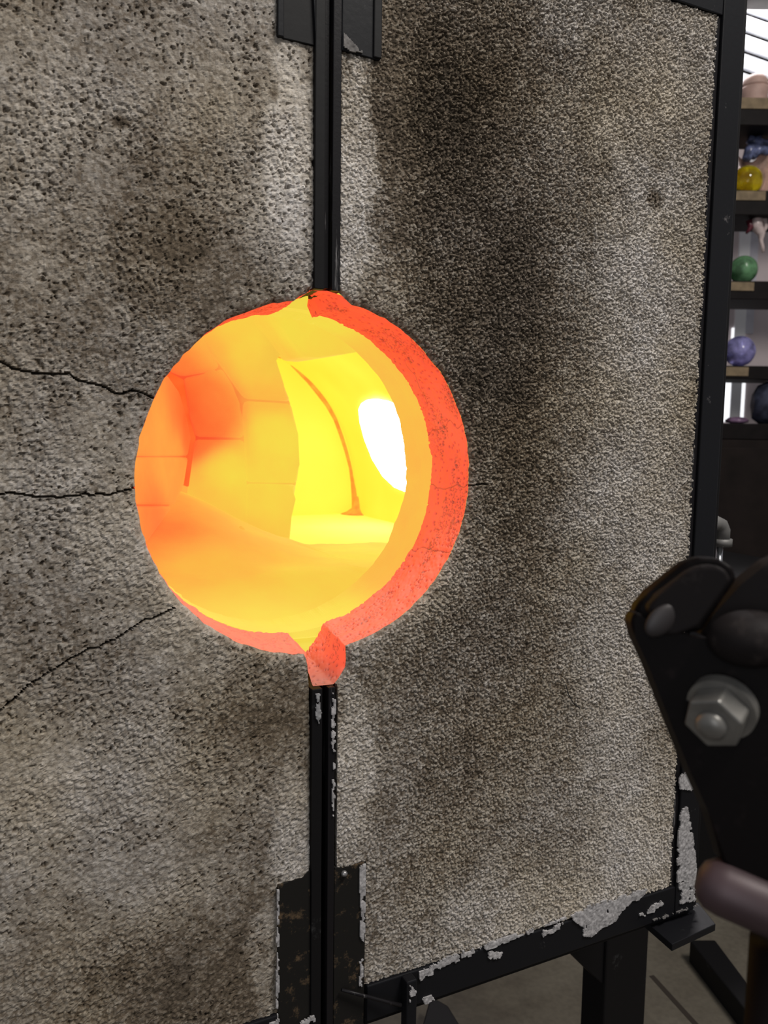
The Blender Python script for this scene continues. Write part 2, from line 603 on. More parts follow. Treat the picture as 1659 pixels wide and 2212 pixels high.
    tone = tone * (1 - 0.9 * (crack > 0.5)) + 0.06 * np.exp(-dh / 0.012)
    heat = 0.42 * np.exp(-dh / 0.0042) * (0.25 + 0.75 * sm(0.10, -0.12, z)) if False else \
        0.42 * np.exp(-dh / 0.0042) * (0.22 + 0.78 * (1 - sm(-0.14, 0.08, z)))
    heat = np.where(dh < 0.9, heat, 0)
    V = np.stack([P[:, 0], y, P[:, 1]], 1)
    # skirt down the outer margins
    E = np.concatenate([Q[:, [0, 1]], Q[:, [1, 2]], Q[:, [2, 3]], Q[:, [3, 0]]])
    key = np.sort(E, 1)
    key = key[:, 0].astype(np.int64) * (nx * nz) + key[:, 1]
    u, first, cnt = np.unique(key, return_index=True, return_counts=True)
    B = E[first[cnt == 1]]
    B = B[~((dh[B[:, 0]] < 0.0012) & (dh[B[:, 1]] < 0.0012))]
    bv = np.unique(B)
    mp = np.zeros(nx * nz, int)
    mp[bv] = nx * nz + np.arange(len(bv))
    V2 = V[bv].copy()
    V2[:, 1] = 0.066
    V = np.concatenate([V, V2])
    Q = np.concatenate([Q, np.stack([B[:, 1], B[:, 0], mp[B[:, 0]], mp[B[:, 1]]], 1)])
    tone = np.concatenate([tone, tone[bv]])
    heat = np.concatenate([heat, heat[bv] * 0])
    # compact
    us = np.zeros(len(V), bool)
    us[Q.ravel()] = True
    remap = np.cumsum(us) - 1
    return arrays_mesh('castable_panel', V[us], remap[Q], M_CAST, parent, False, {'tone': tone[us], 'heat': heat[us]})


def resample(pts, n):
    p = np.array(pts)
    s = np.concatenate([[0], np.cumsum(np.hypot(*np.diff(p, axis=0).T))])
    t = np.linspace(0, s[-1], n)
    return np.stack([np.interp(t, s, p[:, 0]), np.interp(t, s, p[:, 1])], 1)


def hole_rim(parent, F, I, n, m, seed, tail=0.0):
    # both lines have nearly the same number of points, keyed one to one
    k = min(len(F), len(I))
    F, I = np.array(F[:k]), np.array(I[:k])
    s = np.concatenate([[0], np.cumsum(np.hypot(*np.diff((F + I) / 2, axis=0).T))])
    t = np.linspace(0, s[-1], n)
    f = np.stack([np.interp(t, s, F[:, 0]), np.interp(t, s, F[:, 1])], 1)
    i = np.stack([np.interp(t, s, I[:, 0]), np.interp(t, s, I[:, 1])], 1)
    u = np.linspace(0, 1, m)
    S, U = np.meshgrid(t, u, indexing='ij')
    p = f[:, None, :] * (1 - U[..., None]) + i[:, None, :] * U[..., None]
    nrm = -p / np.linalg.norm(p, axis=2, keepdims=True)
    a, b = S, U * THICK
    f1, r1 = worley(a, b, 0.007, seed)
    hole = (1 - sm(0.10, 0.24, f1 / (0.25 + 0.9 * r1))) * (r1 > 0.45)
    f2, r2 = worley(a, b, 0.0026, seed + 1)
    zone = sm(0.45, 0.62, vnoise(a * 0.5, b, 0.014, seed + 2))
    small = (1 - sm(0.18, 0.42, f2)) * zone * (r2 > 0.3)
    veins = (1 - sm(0.0, 0.055, np.abs(vnoise(a * 0.45, b, 0.006, seed) - 0.5))) * zone
    # a few hairline cracks running through the thickness
    ck = np.zeros_like(a)
    for q, (s0, amp) in enumerate(((0.20, 0.006), (0.262, 0.009), (0.33, 0.004))):
        line = s0 + amp * (vnoise(b, b * 0 + q, 0.012, q) - 0.5) * 2 + 0.2 * (b - 0.03)
        ck = np.maximum(ck, 1 - sm(0.0, 0.0009, np.abs(a - line)))
    long = 1 - sm(0.0, 0.0010, np.abs(b - (0.052 + 0.010 * (vnoise(a, a * 0, 0.03, 2) - .5) + 0.003 * vnoise(a, a * 0, 0.006, 1))))
    long *= sm(0.5, 0.6, vnoise(a, a * 0 + 4.4, 0.05, 3))
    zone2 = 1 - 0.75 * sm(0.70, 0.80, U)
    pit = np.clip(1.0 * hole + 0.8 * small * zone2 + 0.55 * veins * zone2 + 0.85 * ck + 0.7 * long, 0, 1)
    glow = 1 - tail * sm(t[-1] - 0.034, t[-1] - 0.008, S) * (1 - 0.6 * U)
    fade = sm(0, 0.06, U)
    disp = (0.0022 * (vnoise(a, b, 0.012, seed) - .5) + 0.0010 * (vnoise(a, b, 0.003, 1) - .5) - 0.0030 * hole - 0.0012 * np.maximum(small, ck)) * fade
    p = p + nrm * disp[..., None]
    V = np.stack([p[..., 0], U * (THICK - 0.0022) + 0.0022, p[..., 1]], 2).reshape(-1, 3)
    idx = np.arange(n * m).reshape(n, m)
    Q = np.stack([idx[:-1, :-1], idx[1:, :-1], idx[1:, 1:], idx[:-1, 1:]], 2).reshape(-1, 4)
    return arrays_mesh('hole_rim', V, Q, M_RIM, parent, True, {'pit': pit.ravel(), 'glow': glow.ravel()})


def smear(parent, pts, y, seed, thresh=0.42, mat=None, cell=0.0011, ragged=0.010):
    """a ragged thin crust of dried castable left on steel; pts are (x, z)"""
    pts = np.array(pts)
    lo, hi = pts.min(0), pts.max(0)
    xs = np.arange(lo[0], hi[0], cell)
    zs = np.arange(lo[1], hi[1], cell)
    X, Z = np.meshgrid(xs, zs, indexing='ij')
    P = np.stack([X.ravel(), Z.ravel()], 1)
    ins = inside(P, pts)
    d = seg_dist(P, pts, True)[0]
    n = 0.42 * vnoise(P[:, 0], P[:, 1], 0.010, seed) + 0.33 * vnoise(P[:, 0], P[:, 1], 0.0042, seed + 1) + 0.25 * vnoise(P[:, 0], P[:, 1], 0.0019, seed)
    ok = (ins & (n + np.clip(d / ragged, 0, 1) * 0.30 > thresh + 0.20)).reshape(X.shape)
    keep = ok[:-1, :-1] & ok[1:, :-1] & ok[1:, 1:] & ok[:-1, 1:]
    idx = np.arange(X.size).reshape(X.shape)
    Q = np.stack([idx[:-1, :-1][keep], idx[1:, :-1][keep], idx[1:, 1:][keep], idx[:-1, 1:][keep]], 1)
    if not len(Q):
        return
    V = np.stack([P[:, 0], y - 0.0004 - 0.0022 * n, P[:, 1]], 1)
    N = len(V)
    Vb = V.copy()
    Vb[:, 1] = y + 0.0004
    E = np.concatenate([Q[:, [0, 1]], Q[:, [1, 2]], Q[:, [2, 3]], Q[:, [3, 0]]])
    key = np.sort(E, 1)
    key = key[:, 0].astype(np.int64) * N + key[:, 1]
    u, first, cnt = np.unique(key, return_index=True, return_counts=True)
    B = E[first[cnt == 1]]
    V = np.concatenate([V, Vb])
    Q = np.concatenate([Q, np.stack([B[:, 1], B[:, 0], B[:, 0] + N, B[:, 1] + N], 1)])
    us = np.zeros(len(V), bool)
    us[Q.ravel()] = True
    remap = np.cumsum(us) - 1
    return arrays_mesh('castable_smear', V[us], remap[Q], mat or M_SMEAR, parent, False)


# ------------------------------------------------------------------ right-hand door leaf
door_r = thing('furnace_door', 'right furnace door leaf of sooty grey castable in black steel frame, nearest the shelves', 'furnace door',
               (0.24, 0.035, ZB - 0.05), 'furnace door pair')
SP = 0.00125
SPR = 0.00102
castable_panel(door_r, OUT_R, FR, np.arange(0.012, WR + SPR, SPR), np.arange(ZB - SPR, ZT + SPR, SPR), True)
hole_rim(door_r, FR, IR, 620, 72, 1, 0.72)

box('frame_lip', (WR - 0.0015, -0.0030, ZB - 0.002), (WR + 0.0055, 0.05, ZT + 0.004), M_STEEL_V, door_r)
box('frame_stile', (WR + 0.0055, -0.0065, ZB - 0.038), (WR + 0.0375, 0.060, ZT + 0.045), M_STEEL, door_r)
box('outer_flange', (WR + 0.0375, 0.0030, ZB - 0.042), (WR + 0.0520, 0.066, ZT + 0.045), M_STEEL_D, door_r)
box('bottom_rail', (0.052, -0.0055, ZB - 0.0385), (WR + 0.0055, 0.060, ZB - 0.0005), M_STEEL, door_r)
box('bottom_flange', (0.052, 0.0010, ZB - 0.0470), (WR + 0.0400, 0.066, ZB - 0.0385), M_STEEL_D, door_r)
box('top_rail', (0.0545, -0.0055, ZT + 0.0005), (WR + 0.0055, 0.060, ZT + 0.045), M_STEEL, door_r)
# seam bars and corner plates of this leaf
box('seam_bar', (0.0100, -0.0040, 0.1670), (0.0180, 0.055, ZT + 0.03), M_STEEL_V, door_r, 0.0008)
box('seam_bar', (0.0090, -0.0040, -0.60), (0.0160, 0.055, -0.1950), M_STEEL_V, door_r, 0.0008)
box('gap_filler', (0.0155, 0.006, -0.60), (0.0200, 0.050, -0.1955), M_BLACK, door_r, 0.0)  # near-black strips stand in for the dark gaps beside the bars
box('gap_filler', (0.0175, 0.006, 0.1690), (0.0190, 0.050, ZT), M_BLACK, door_r, 0.0)
prism('corner_plate', [Vector((x, -0.0042, z)) for x, z in ((0.018, 0.3705), (0.0545, 0.3690), (0.0540, 0.56), (0.018, 0.56))],
      (0, 0.010, 0), M_STEEL, door_r, 0.0008)
box('corner_plate', (0.0475, -0.0060, 0.3700), (0.0555, 0.006, 0.56), M_STEEL_D, door_r, 0.0010)
prism('corner_plate', [Vector((x, -0.0036, z)) for x, z in ((0.0165, -0.3735), (0.0265, -0.3775), (0.0505, -0.3755), (0.0490, -0.60), (0.0165, -0.60))],
      (0, 0.010, 0), M_RUST, door_r, 0.0008)
smear(door_r, [(0.0425, -0.3775), (0.0503, -0.377), (0.0490, -0.462), (0.0430, -0.452), (0.0440, -0.425), (0.0415, -0.40)], -0.0036, 1, 0.26, ragged=0.004)
smear(door_r, [(0.0430, -0.476), (0.0488, -0.462), (0.0487, -0.505), (0.0400, -0.507), (0.0440, -0.490)], -0.0036, 2, 0.40, ragged=0.004)
smear(door_r, px_line([(736, 72), (745, 82), (760, 100), (775, 113), (788, 120), (775, 126), (752, 118), (738, 112), (735, 95)]), -0.0042, 3, 0.33,
      plain_mat('dusty_crust', (0.13, 0.12, 0.115), 0.9, var=0.3, scale=200.0), 0.0009, 0.004)
smear(door_r, [(0.0105, -0.197), (0.0160, -0.197), (0.0162, -0.32), (0.0128, -0.33), (0.0118, -0.26)], -0.0040, 0, 0.36, ragged=0.003)
# castable crust on the lower right corner of the frame
smear(door_r, px_line([(1456, 1672), (1472, 1658), (1494, 1664), (1492, 1706), (1476, 1702), (1457, 1700)]), -0.0066, 1, 0.25, ragged=0.004)
smear(door_r, px_line([(1457, 1742), (1474, 1732), (1484, 1778), (1492, 1830), (1496, 1890), (1490, 1918), (1468, 1900), (1452, 1900), (1452, 1830), (1455, 1780)]),
      -0.0066, 2, 0.27, ragged=0.006)
smear(door_r, px_line([(1452, 1902), (1496, 1890), (1494, 1936), (1482, 1946), (1456, 1946), (1460, 1925)]), -0.0066, 3, 0.44, ragged=0.006)
smear(door_r, px_line([(1222, 1972), (1262, 1948), (1390, 1912), (1392, 1925), (1335, 1962), (1322, 1985), (1290, 2000), (1270, 2018), (1248, 2016), (1252, 1998), (1232, 1985)]),
      -0.0057, 0, 0.27, ragged=0.006)
smear(door_r, px_line([(895, 2093), (960, 2058), (1050, 2025), (1120, 2005), (1222, 1970), (1215, 1978), (1120, 2017), (1010, 2058), (925, 2098), (900, 2112)]),
      -0.0057, 3, 0.36, ragged=0.005)
smear(door_r, px_line([(1160, 2005), (1212, 1982), (1206, 1996), (1180, 2016), (1164, 2018)]), -0.0057, 1, 0.44, ragged=0.004)
smear(door_r, px_line([(1040, 2050), (1056, 2040), (1088, 2046), (1070, 2064), (1046, 2066)]), -0.0057, 2, 0.40, ragged=0.004)
smear(door_r, px_line([(1370, 1968), (1418, 1938), (1426, 1946), (1380, 1982)]), -0.0057, 3, 0.46, ragged=0.003)
smear(door_r, px_line([(900, 2148), (930, 2138), (932, 2152), (908, 2164)]), -0.0057, 0, 0.40, ragged=0.003)
# stub post and weld rod under the lower rail
box('stub_post', (0.0900, -0.0180, -0.62), (0.1020, -0.0056, -0.5060), M_STEEL, door_r, 0.0015)
smear(door_r, [(0.0905, -0.508), (0.1015, -0.506), (0.1010, -0.526), (0.0960, -0.522), (0.0925, -0.537)], -0.0181, 2, 0.38, ragged=0.004)
tube('weld_rod', [at(738, 2138, -0.008), at(790, 2152, -0.010), at(835, 2164, -0.013), at(866, 2172, -0.016)], [0.0016, 0.0019, 0.0019, 0.0022], M_STEEL_V, door_r, 8)
lathe('weld_blob', [(0.0012, -0.002), (0.0030, -0.001), (0.0034, 0.001), (0.002, 0.003), (0.0003, 0.0036)], (0.0260, -0.0052, -0.382),
      plain_mat('weld_metal', (0.28, 0.27, 0.27), 0.35, 0.7), door_r, 12)
# hinge foot plate under the outer lower corner
hp = [atz(px, py, -0.553) for px, py in ((1392, 1988), (1508, 1948), (1546, 1996), (1452, 2040))]
prism('hinge_plate', hp, (0, 0, -0.009), M_STEEL, door_r, 0.0008)
smear(door_r, px_line([(1398, 1978), (1440, 1962), (1500, 1944), (1504, 1952), (1450, 1972), (1402, 1988)]), -0.0062, 2, 0.46,
      bpy.data.materials['dusty_crust'], 0.0009, 0.004)
# a stray fibre on the face
tube('stray_fibre', [at(1222, 1478, -0.0062), at(1228, 1500, -0.0062), at(1238, 1518, -0.0066), at(1252, 1530, -0.006)], 0.00055, M_BLACK, door_r, 6)

# ------------------------------------------------------------------ left-hand door leaf
door_l = thing('furnace_door', 'left furnace door leaf with three cracks running out from the glowing hole', 'furnace door',
               (-0.24, 0.035, ZB - 0.05), 'furnace door pair')
xs = np.concatenate([np.arange(-0.4640, -0.300, 0.006), np.arange(-0.300, -0.004, SP)])
castable_panel(door_l, OUT_L, FL, xs, np.arange(ZB - SP, ZT + SP, SP), False)
hole_rim(door_l, FL, IL, 620, 72, 2)
box('seam_bar', (-0.0072, -0.0060, 0.1670), (0.0022, 0.055, ZT + 0.03), M_STEEL_D, door_l, 0.0008)
box('seam_bar', (-0.0080, -0.0060, -0.60), (0.0022, 0.055, -0.1940), M_STEEL_D, door_l, 0.0008)
smear(door_l, [(-0.0060, -0.196), (0.0015, -0.196), (0.0015, -0.222), (-0.001, -0.238), (-0.0035, -0.226), (-0.006, -0.216)], -0.0060, 1, 0.38,
      plain_mat('grey_scale', (0.24, 0.235, 0.24), 0.8, var=0.3, scale=200.0), 0.0008, 0.003)
box('seam_strip', (0.0022, 0.0005, 0.1690), (0.0085, 0.050, ZT + 0.03), M_STEEL_V, door_l, 0.0006)
box('seam_strip', (0.0022, 0.0120, -0.60), (0.0088, 0.050, -0.1950), M_BLACK, door_l, 0.0)
prism('gusset', [Vector((x, -0.0063, z)) for x, z in ((-0.0072, 0.372), (-0.0072, 0.52), (-0.0140, 0.52), (-0.0105, 0.43))], (0, 0.006, 0), M_STEEL, door_l, 0.0006)
box('corner_plate', (-0.0355, -0.0036, 0.3690), (-0.0072, 0.006, 0.56), M_STEEL_D, door_l, 0.0008)
box('corner_plate', (-0.0405, -0.0055, 0.3695), (-0.0350, 0.006, 0.56), M_STEEL, door_l, 0.0008)
prism('corner_plate', [Vector((x, -0.0036, z)) for x, z in ((-0.0405, -0.3775), (-0.0155, -0.3765), (-0.0080, -0.3690), (-0.0080, -0.56), (-0.0405, -0.56))],
      (0, 0.010, 0), M_RUST, door_l, 0.0008)
smear(door_l, [(-0.0425, -0.378), (-0.0385, -0.378), (-0.0390, -0.51), (-0.0440, -0.51)], -0.0037, 3, 0.40, ragged=0.002)
box('bottom_rail', (-0.4680, -0.0055, ZB - 0.0385), (-0.0410, 0.060, ZB - 0.0005), M_STEEL, door_l)
box('top_rail', (-0.4680, -0.0055, ZT + 0.0005), (-0.0410, 0.060, ZT + 0.045), M_STEEL, door_l)
box('frame_stile', (-0.5010, -0.0065, ZB - 0.038), (-0.4620, 0.060, ZT + 0.045), M_STEEL, door_l)
smear(door_l, px_line([(548, 2206), (600, 2188), (604, 2206), (640, 2196), (676, 2180), (678, 2200), (600, 2214), (550, 2216)]), -0.0057, 2, 0.46, ragged=0.004)

# ------------------------------------------------------------------ furnace behind the doors
fur = thing('glass_furnace', 'incandescent orange and yellow furnace chamber seen through the round opening, on black stand', 'furnace', (0.0, 0.5, FLOOR))


def G_(g, r=0.93, b=0.05):
    return (r, g, b)


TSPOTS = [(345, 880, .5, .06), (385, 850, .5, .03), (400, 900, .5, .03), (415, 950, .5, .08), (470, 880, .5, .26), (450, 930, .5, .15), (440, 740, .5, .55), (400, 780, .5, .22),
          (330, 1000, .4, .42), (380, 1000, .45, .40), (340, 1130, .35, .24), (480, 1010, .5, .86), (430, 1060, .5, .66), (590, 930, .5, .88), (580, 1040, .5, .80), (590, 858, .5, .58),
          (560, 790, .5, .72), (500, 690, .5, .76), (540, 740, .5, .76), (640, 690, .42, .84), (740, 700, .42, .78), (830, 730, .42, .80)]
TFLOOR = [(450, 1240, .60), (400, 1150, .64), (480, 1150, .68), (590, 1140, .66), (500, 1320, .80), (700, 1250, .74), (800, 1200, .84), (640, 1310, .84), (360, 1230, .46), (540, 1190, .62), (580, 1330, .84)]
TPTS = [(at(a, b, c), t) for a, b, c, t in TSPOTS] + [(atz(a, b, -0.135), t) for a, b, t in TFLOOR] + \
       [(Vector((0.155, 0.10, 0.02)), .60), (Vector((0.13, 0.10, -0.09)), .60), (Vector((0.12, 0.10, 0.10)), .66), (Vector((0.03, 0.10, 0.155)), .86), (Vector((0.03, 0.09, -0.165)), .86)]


def lining_glow_mat():
    '''incandescent lining: glow set by hand in the emission, interpolated between placed spots'''
    m, nt, b = new_mat('incandescent_lining')
    L = nt.links.new
    co = nt.nodes.new('ShaderNodeNewGeometry').outputs['Position']

    def math_(op, a, c=None, d=None):
        n = node(nt, 'ShaderNodeMath', operation=op)
        for i, v in enumerate((a, c, d)):
            if v is None:
                continue
            if isinstance(v, (int, float)):
                n.inputs[i].default_value = v
            else:
                L(v, n.inputs[i])
        return n.outputs[0]
    num, den = 0.0, 0.0
    for p, t in TPTS:
        v = node(nt, 'ShaderNodeVectorMath', operation='DISTANCE')
        L(co, v.inputs[0])
        v.inputs[1].default_value = p
        d2 = math_('ADD', math_('POWER', v.outputs['Value'], 4.0), 0.0000006)
        wgt = math_('DIVIDE', 0.00001, d2)
        num = math_('MULTIPLY_ADD', wgt, t, num)
        den = math_('ADD', wgt, den)
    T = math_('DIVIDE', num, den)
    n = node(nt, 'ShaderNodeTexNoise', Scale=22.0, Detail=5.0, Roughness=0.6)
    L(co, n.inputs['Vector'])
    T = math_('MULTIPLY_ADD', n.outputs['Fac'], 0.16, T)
    at_ = node(nt, 'ShaderNodeAttribute', attribute_type='OBJECT', attribute_name='glow_offset')
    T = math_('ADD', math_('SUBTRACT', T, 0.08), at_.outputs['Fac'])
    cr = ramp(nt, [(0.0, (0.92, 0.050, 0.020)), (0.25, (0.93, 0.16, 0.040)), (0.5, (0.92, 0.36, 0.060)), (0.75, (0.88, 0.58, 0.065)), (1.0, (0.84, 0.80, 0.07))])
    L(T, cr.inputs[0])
    L(cr.outputs[0], b.inputs['Emission Color'])
    b.inputs['Emission Strength'].default_value = 0.95
    b.inputs['Base Color'].default_value = (0.12, 0.11, 0.05, 1)
    b.inputs['Roughness'].default_value = 0.95
    b.inputs['Specular IOR Level'].default_value = 0.1
    return m


H_LINING = lining_glow_mat()  # lining glow levels are hand-placed in the emission colour
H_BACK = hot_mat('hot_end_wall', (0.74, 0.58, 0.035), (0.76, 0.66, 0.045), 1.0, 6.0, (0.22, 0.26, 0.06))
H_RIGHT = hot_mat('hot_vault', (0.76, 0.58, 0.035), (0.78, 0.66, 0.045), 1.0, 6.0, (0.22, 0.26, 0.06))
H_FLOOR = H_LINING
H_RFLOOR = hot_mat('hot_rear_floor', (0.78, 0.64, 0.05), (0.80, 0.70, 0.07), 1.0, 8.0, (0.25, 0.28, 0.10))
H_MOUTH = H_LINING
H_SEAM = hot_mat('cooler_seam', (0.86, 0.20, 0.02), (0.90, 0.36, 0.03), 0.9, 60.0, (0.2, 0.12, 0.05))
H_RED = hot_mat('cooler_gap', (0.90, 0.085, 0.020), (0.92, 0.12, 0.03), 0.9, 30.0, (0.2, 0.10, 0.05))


def hot(g, d=0.05):
    return H_LINING


# front wall plate round the mouth
def ring_plate(name, r0, r1, y0, y1, mat, jag=0.0, n=480, seed=1):
    bm = bmesh.new()
    rows = []
    for k in range(n):
        a = 2 * math.pi * k / n
        c, s = math.cos(a), math.sin(a)
        j = jag * (float(vnoise(np.array(k * 1.0), np.array(0.7), 2.6, seed)) * 0.5 + 0.9 * float(vnoise(np.array(k * 1.0), np.array(5.7), 11.0, seed)) - 0.7)
        rows.append([bm.verts.new((r * c + 0.002, y, r * s)) for r, y in ((r0, y0), (r0 + 0.002, (y0 + y1) / 2), (r0 + j * 0.3, y1 + j), (r1, y1), (r1, y0))])
    for k in range(n):
        a, b = rows[k], rows[(k + 1) % n]
        for q in range(5):
            bm.faces.new((a[q], b[q], b[(q + 1) % 5], a[(q + 1) % 5]))
    return finish(name, bm, mat, fur, False)


ring_plate('mouth_ring', 0.1605, 0.30, 0.076, 0.138, H_MOUTH, 0.016)
# outer steel casing as four walls and a back
cx0, cx1, cz0, cz1, cy1 = -0.42, 0.50, -0.36, 0.42, 1.02
box('casing', (cx0, 0.080, cz1), (cx1, cy1, cz1 + 0.03), M_STEEL_D, fur)
box('casing', (cx0, 0.080, cz0 - 0.03), (cx1, cy1, cz0), M_STEEL_D, fur)
box('casing', (cx0 - 0.03, 0.080, cz0 - 0.03), (cx0, cy1, cz1 + 0.03), M_STEEL_D, fur)
box('casing', (cx1, 0.080, cz0 - 0.03), (cx1 + 0.03, cy1, cz1 + 0.03), M_STEEL_D, fur)
box('casing', (cx0, cy1, cz0), (cx1, cy1 + 0.03, cz1), M_STEEL_D, fur)


def front_wall():
    bm = bmesh.new()
    n = 96
    a, b = [], []
    for k in range(n):
        t = 2 * math.pi * (k + 0.5) / n
        c, s = math.cos(t), math.sin(t)
        a.append(bm.verts.new((0.28 * c, 0.082, 0.28 * s)))
        m = 1 / max(abs(c) / 0.5, abs(s) / 0.5)
        b.append(bm.verts.new((max(cx0, min(cx1, c * m)), 0.082, max(cz0, min(cz1, s * m)))))
    for k in range(n):
        bm.faces.new((a[k], a[(k + 1) % n], b[(k + 1) % n], b[k]))
    return finish('front_wall', bm, H_MOUTH, fur)


front_wall()
# barrel vault, end wall
BX, BZ, BR = 0.105, -0.10, 0.315
YE = 0.845


def vault():
    n, m = 90, 40
    A, Y = np.meshgrid(np.radians(np.linspace(-20, 200, n)), np.linspace(0.138, YE + 0.01, m), indexing='ij')
    r = BR + 0.004 * (vnoise(A * 0.3, Y, 0.05, 1) - .5)
    V = np.stack([BX + r * np.cos(A), Y, BZ + r * np.sin(A)], 2).reshape(-1, 3)
    idx = np.arange(n * m).reshape(n, m)
    Q = np.stack([idx[:-1, :-1], idx[:-1, 1:], idx[1:, 1:], idx[1:, :-1]], 2).reshape(-1, 4)
    return arrays_mesh('vault_lining', V, Q, H_RIGHT, fur, True)


vault()
prism('end_wall', [Vector((BX + 0.325 * math.cos(t), YE, BZ + 0.325 * math.sin(t))) for t in np.radians(np.linspace(-25, 205, 48))],
      (0, 0.03, 0), H_BACK, fur)
# front hearth slab with ragged rear edge, rising towards the left
def hearth():
    xs, ys = np.linspace(-0.26, 0.41, 90), np.linspace(0, 1, 60)
    X, U = np.meshgrid(xs, ys, indexing='ij')
    yend = 0.455 - 0.10 * sm(0.16, 0.34, X) * 0.4 + 0.012 * (vnoise(X, X * 0, 0.012, 1) - .5) + 0.010 * (vnoise(X, X * 0, 0.035, 2) - .5) + 0.24 * (1 - sm(0.13, 0.155, X))
    Y = 0.0725 + U * (yend - 0.0725)
    Z = -0.1665 + 0.0365 * sm(0.13, 0.24, Y) + 0.085 * (1 - sm(-0.05, 0.17, X)) * sm(0.22, 0.50, Y) + 0.003 * (vnoise(X, Y, 0.05, 3) - .5) + 0.0012 * (vnoise(X, Y, 0.012, 2) - .5)
    Z = np.where(U > 0.999, Z - 0.04, Z)
    V = np.stack([X, Y, Z], 2).reshape(-1, 3)
    idx = np.arange(X.size).reshape(X.shape)
    Q = np.stack([idx[:-1, :-1], idx[1:, :-1], idx[1:, 1:], idx[:-1, 1:]], 2).reshape(-1, 4)
    return arrays_mesh('hearth_slab', V, Q, H_FLOOR, fur, True)


hearth()
box('rear_hearth', (0.08, 0.40, -0.19), (0.47, YE + 0.01, -0.134), H_RFLOOR, fur, 0.002)


def brick(pts, Y, mat, depth=0.07, name='brick', bev=0.006):
    q = [at(px, py, Y) for px, py in pts]
    return prism(name, q, (0, depth, 0), mat, fur, bev, 2, True)


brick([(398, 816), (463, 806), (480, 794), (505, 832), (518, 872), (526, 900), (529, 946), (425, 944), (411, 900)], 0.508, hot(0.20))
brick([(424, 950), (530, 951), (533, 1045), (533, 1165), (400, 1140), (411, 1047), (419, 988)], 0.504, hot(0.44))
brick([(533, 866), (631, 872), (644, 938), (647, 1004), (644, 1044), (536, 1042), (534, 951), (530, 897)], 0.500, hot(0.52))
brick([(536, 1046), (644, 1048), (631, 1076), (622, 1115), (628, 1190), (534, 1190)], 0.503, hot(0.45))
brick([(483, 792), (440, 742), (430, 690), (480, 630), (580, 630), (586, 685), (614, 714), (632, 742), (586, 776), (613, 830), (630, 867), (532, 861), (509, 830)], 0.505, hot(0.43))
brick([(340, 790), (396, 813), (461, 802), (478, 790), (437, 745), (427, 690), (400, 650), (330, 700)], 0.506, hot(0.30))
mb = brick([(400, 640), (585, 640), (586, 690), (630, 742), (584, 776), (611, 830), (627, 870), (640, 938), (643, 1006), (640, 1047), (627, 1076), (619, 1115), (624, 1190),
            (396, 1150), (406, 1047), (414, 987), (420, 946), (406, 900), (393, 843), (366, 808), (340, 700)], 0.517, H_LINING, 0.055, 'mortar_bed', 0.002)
mb['glow_offset'] = -0.10
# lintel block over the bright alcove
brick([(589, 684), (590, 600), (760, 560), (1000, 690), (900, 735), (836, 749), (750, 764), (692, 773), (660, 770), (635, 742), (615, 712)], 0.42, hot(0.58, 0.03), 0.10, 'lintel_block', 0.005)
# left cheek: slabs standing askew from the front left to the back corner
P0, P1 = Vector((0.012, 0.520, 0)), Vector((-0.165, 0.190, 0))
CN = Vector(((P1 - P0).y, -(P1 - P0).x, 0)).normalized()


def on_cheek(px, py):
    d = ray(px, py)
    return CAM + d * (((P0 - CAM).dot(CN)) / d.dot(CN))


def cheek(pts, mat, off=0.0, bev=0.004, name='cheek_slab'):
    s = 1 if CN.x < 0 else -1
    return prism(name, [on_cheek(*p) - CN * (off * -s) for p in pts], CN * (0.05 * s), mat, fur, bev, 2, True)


cheek([(225, 795), (345, 795), (360, 806), (386, 846), (400, 902), (411, 944), (402, 1050), (376, 1092), (318, 1166), (225, 1262)], H_LINING, 0.006, 0.001, 'mortar_bed')['glow_offset'] = -0.12
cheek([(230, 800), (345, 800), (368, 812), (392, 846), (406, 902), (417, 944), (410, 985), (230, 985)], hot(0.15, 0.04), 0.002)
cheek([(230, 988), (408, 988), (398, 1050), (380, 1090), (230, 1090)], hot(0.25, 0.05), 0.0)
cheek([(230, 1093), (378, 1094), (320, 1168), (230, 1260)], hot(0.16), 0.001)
# cooler vertical joint
prism('mortar_seam', [at(px, py, 0.512) for px, py in ((360, 800), (398, 820), (410, 900), (424, 944), (418, 990), (412, 1050), (404, 1052), (398, 1048), (406, 980), (385, 950), (380, 880))],
      (0, 0.02, 0), H_RED, fur, 0.003, 2, True)
# soot-dulled joint where the vault meets the end wall
arcp = [(596, 768), (620, 772), (645, 796), (668, 822), (690, 850), (708, 876), (724, 905), (737, 940), (748, 975), (757, 1010), (762, 1045), (766, 1075), (770, 1100)]
wd = [0.004, 0.010, 0.012, 0.010, 0.009, 0.007, 0.006, 0.006, 0.0055, 0.005, 0.006, 0.010, 0.016]
tube('vault_joint', [at(px, py, YE - 0.002) for px, py in arcp], [q * 0.62 for q in wd], H_SEAM, fur, 10)
lathe('slag_foot', [(0.034, 0), (0.022, 0.004), (0.011, 0.012), (0.006, 0.026), (0.002, 0.036)], atz(771, 1110, -0.134), H_SEAM, fur, 20)
# burner flame filling its port in the right-hand wall
def on_vault(px, py, rad):
    d = ray(px, py)
    ox, oz = CAM.x - BX, CAM.z - BZ
    A, B, C = d.x ** 2 + d.z ** 2, 2 * (ox * d.x + oz * d.z), ox ** 2 + oz ** 2 - rad ** 2
    return CAM + d * ((-B + math.sqrt(B * B - 4 * A * C)) / (2 * A))


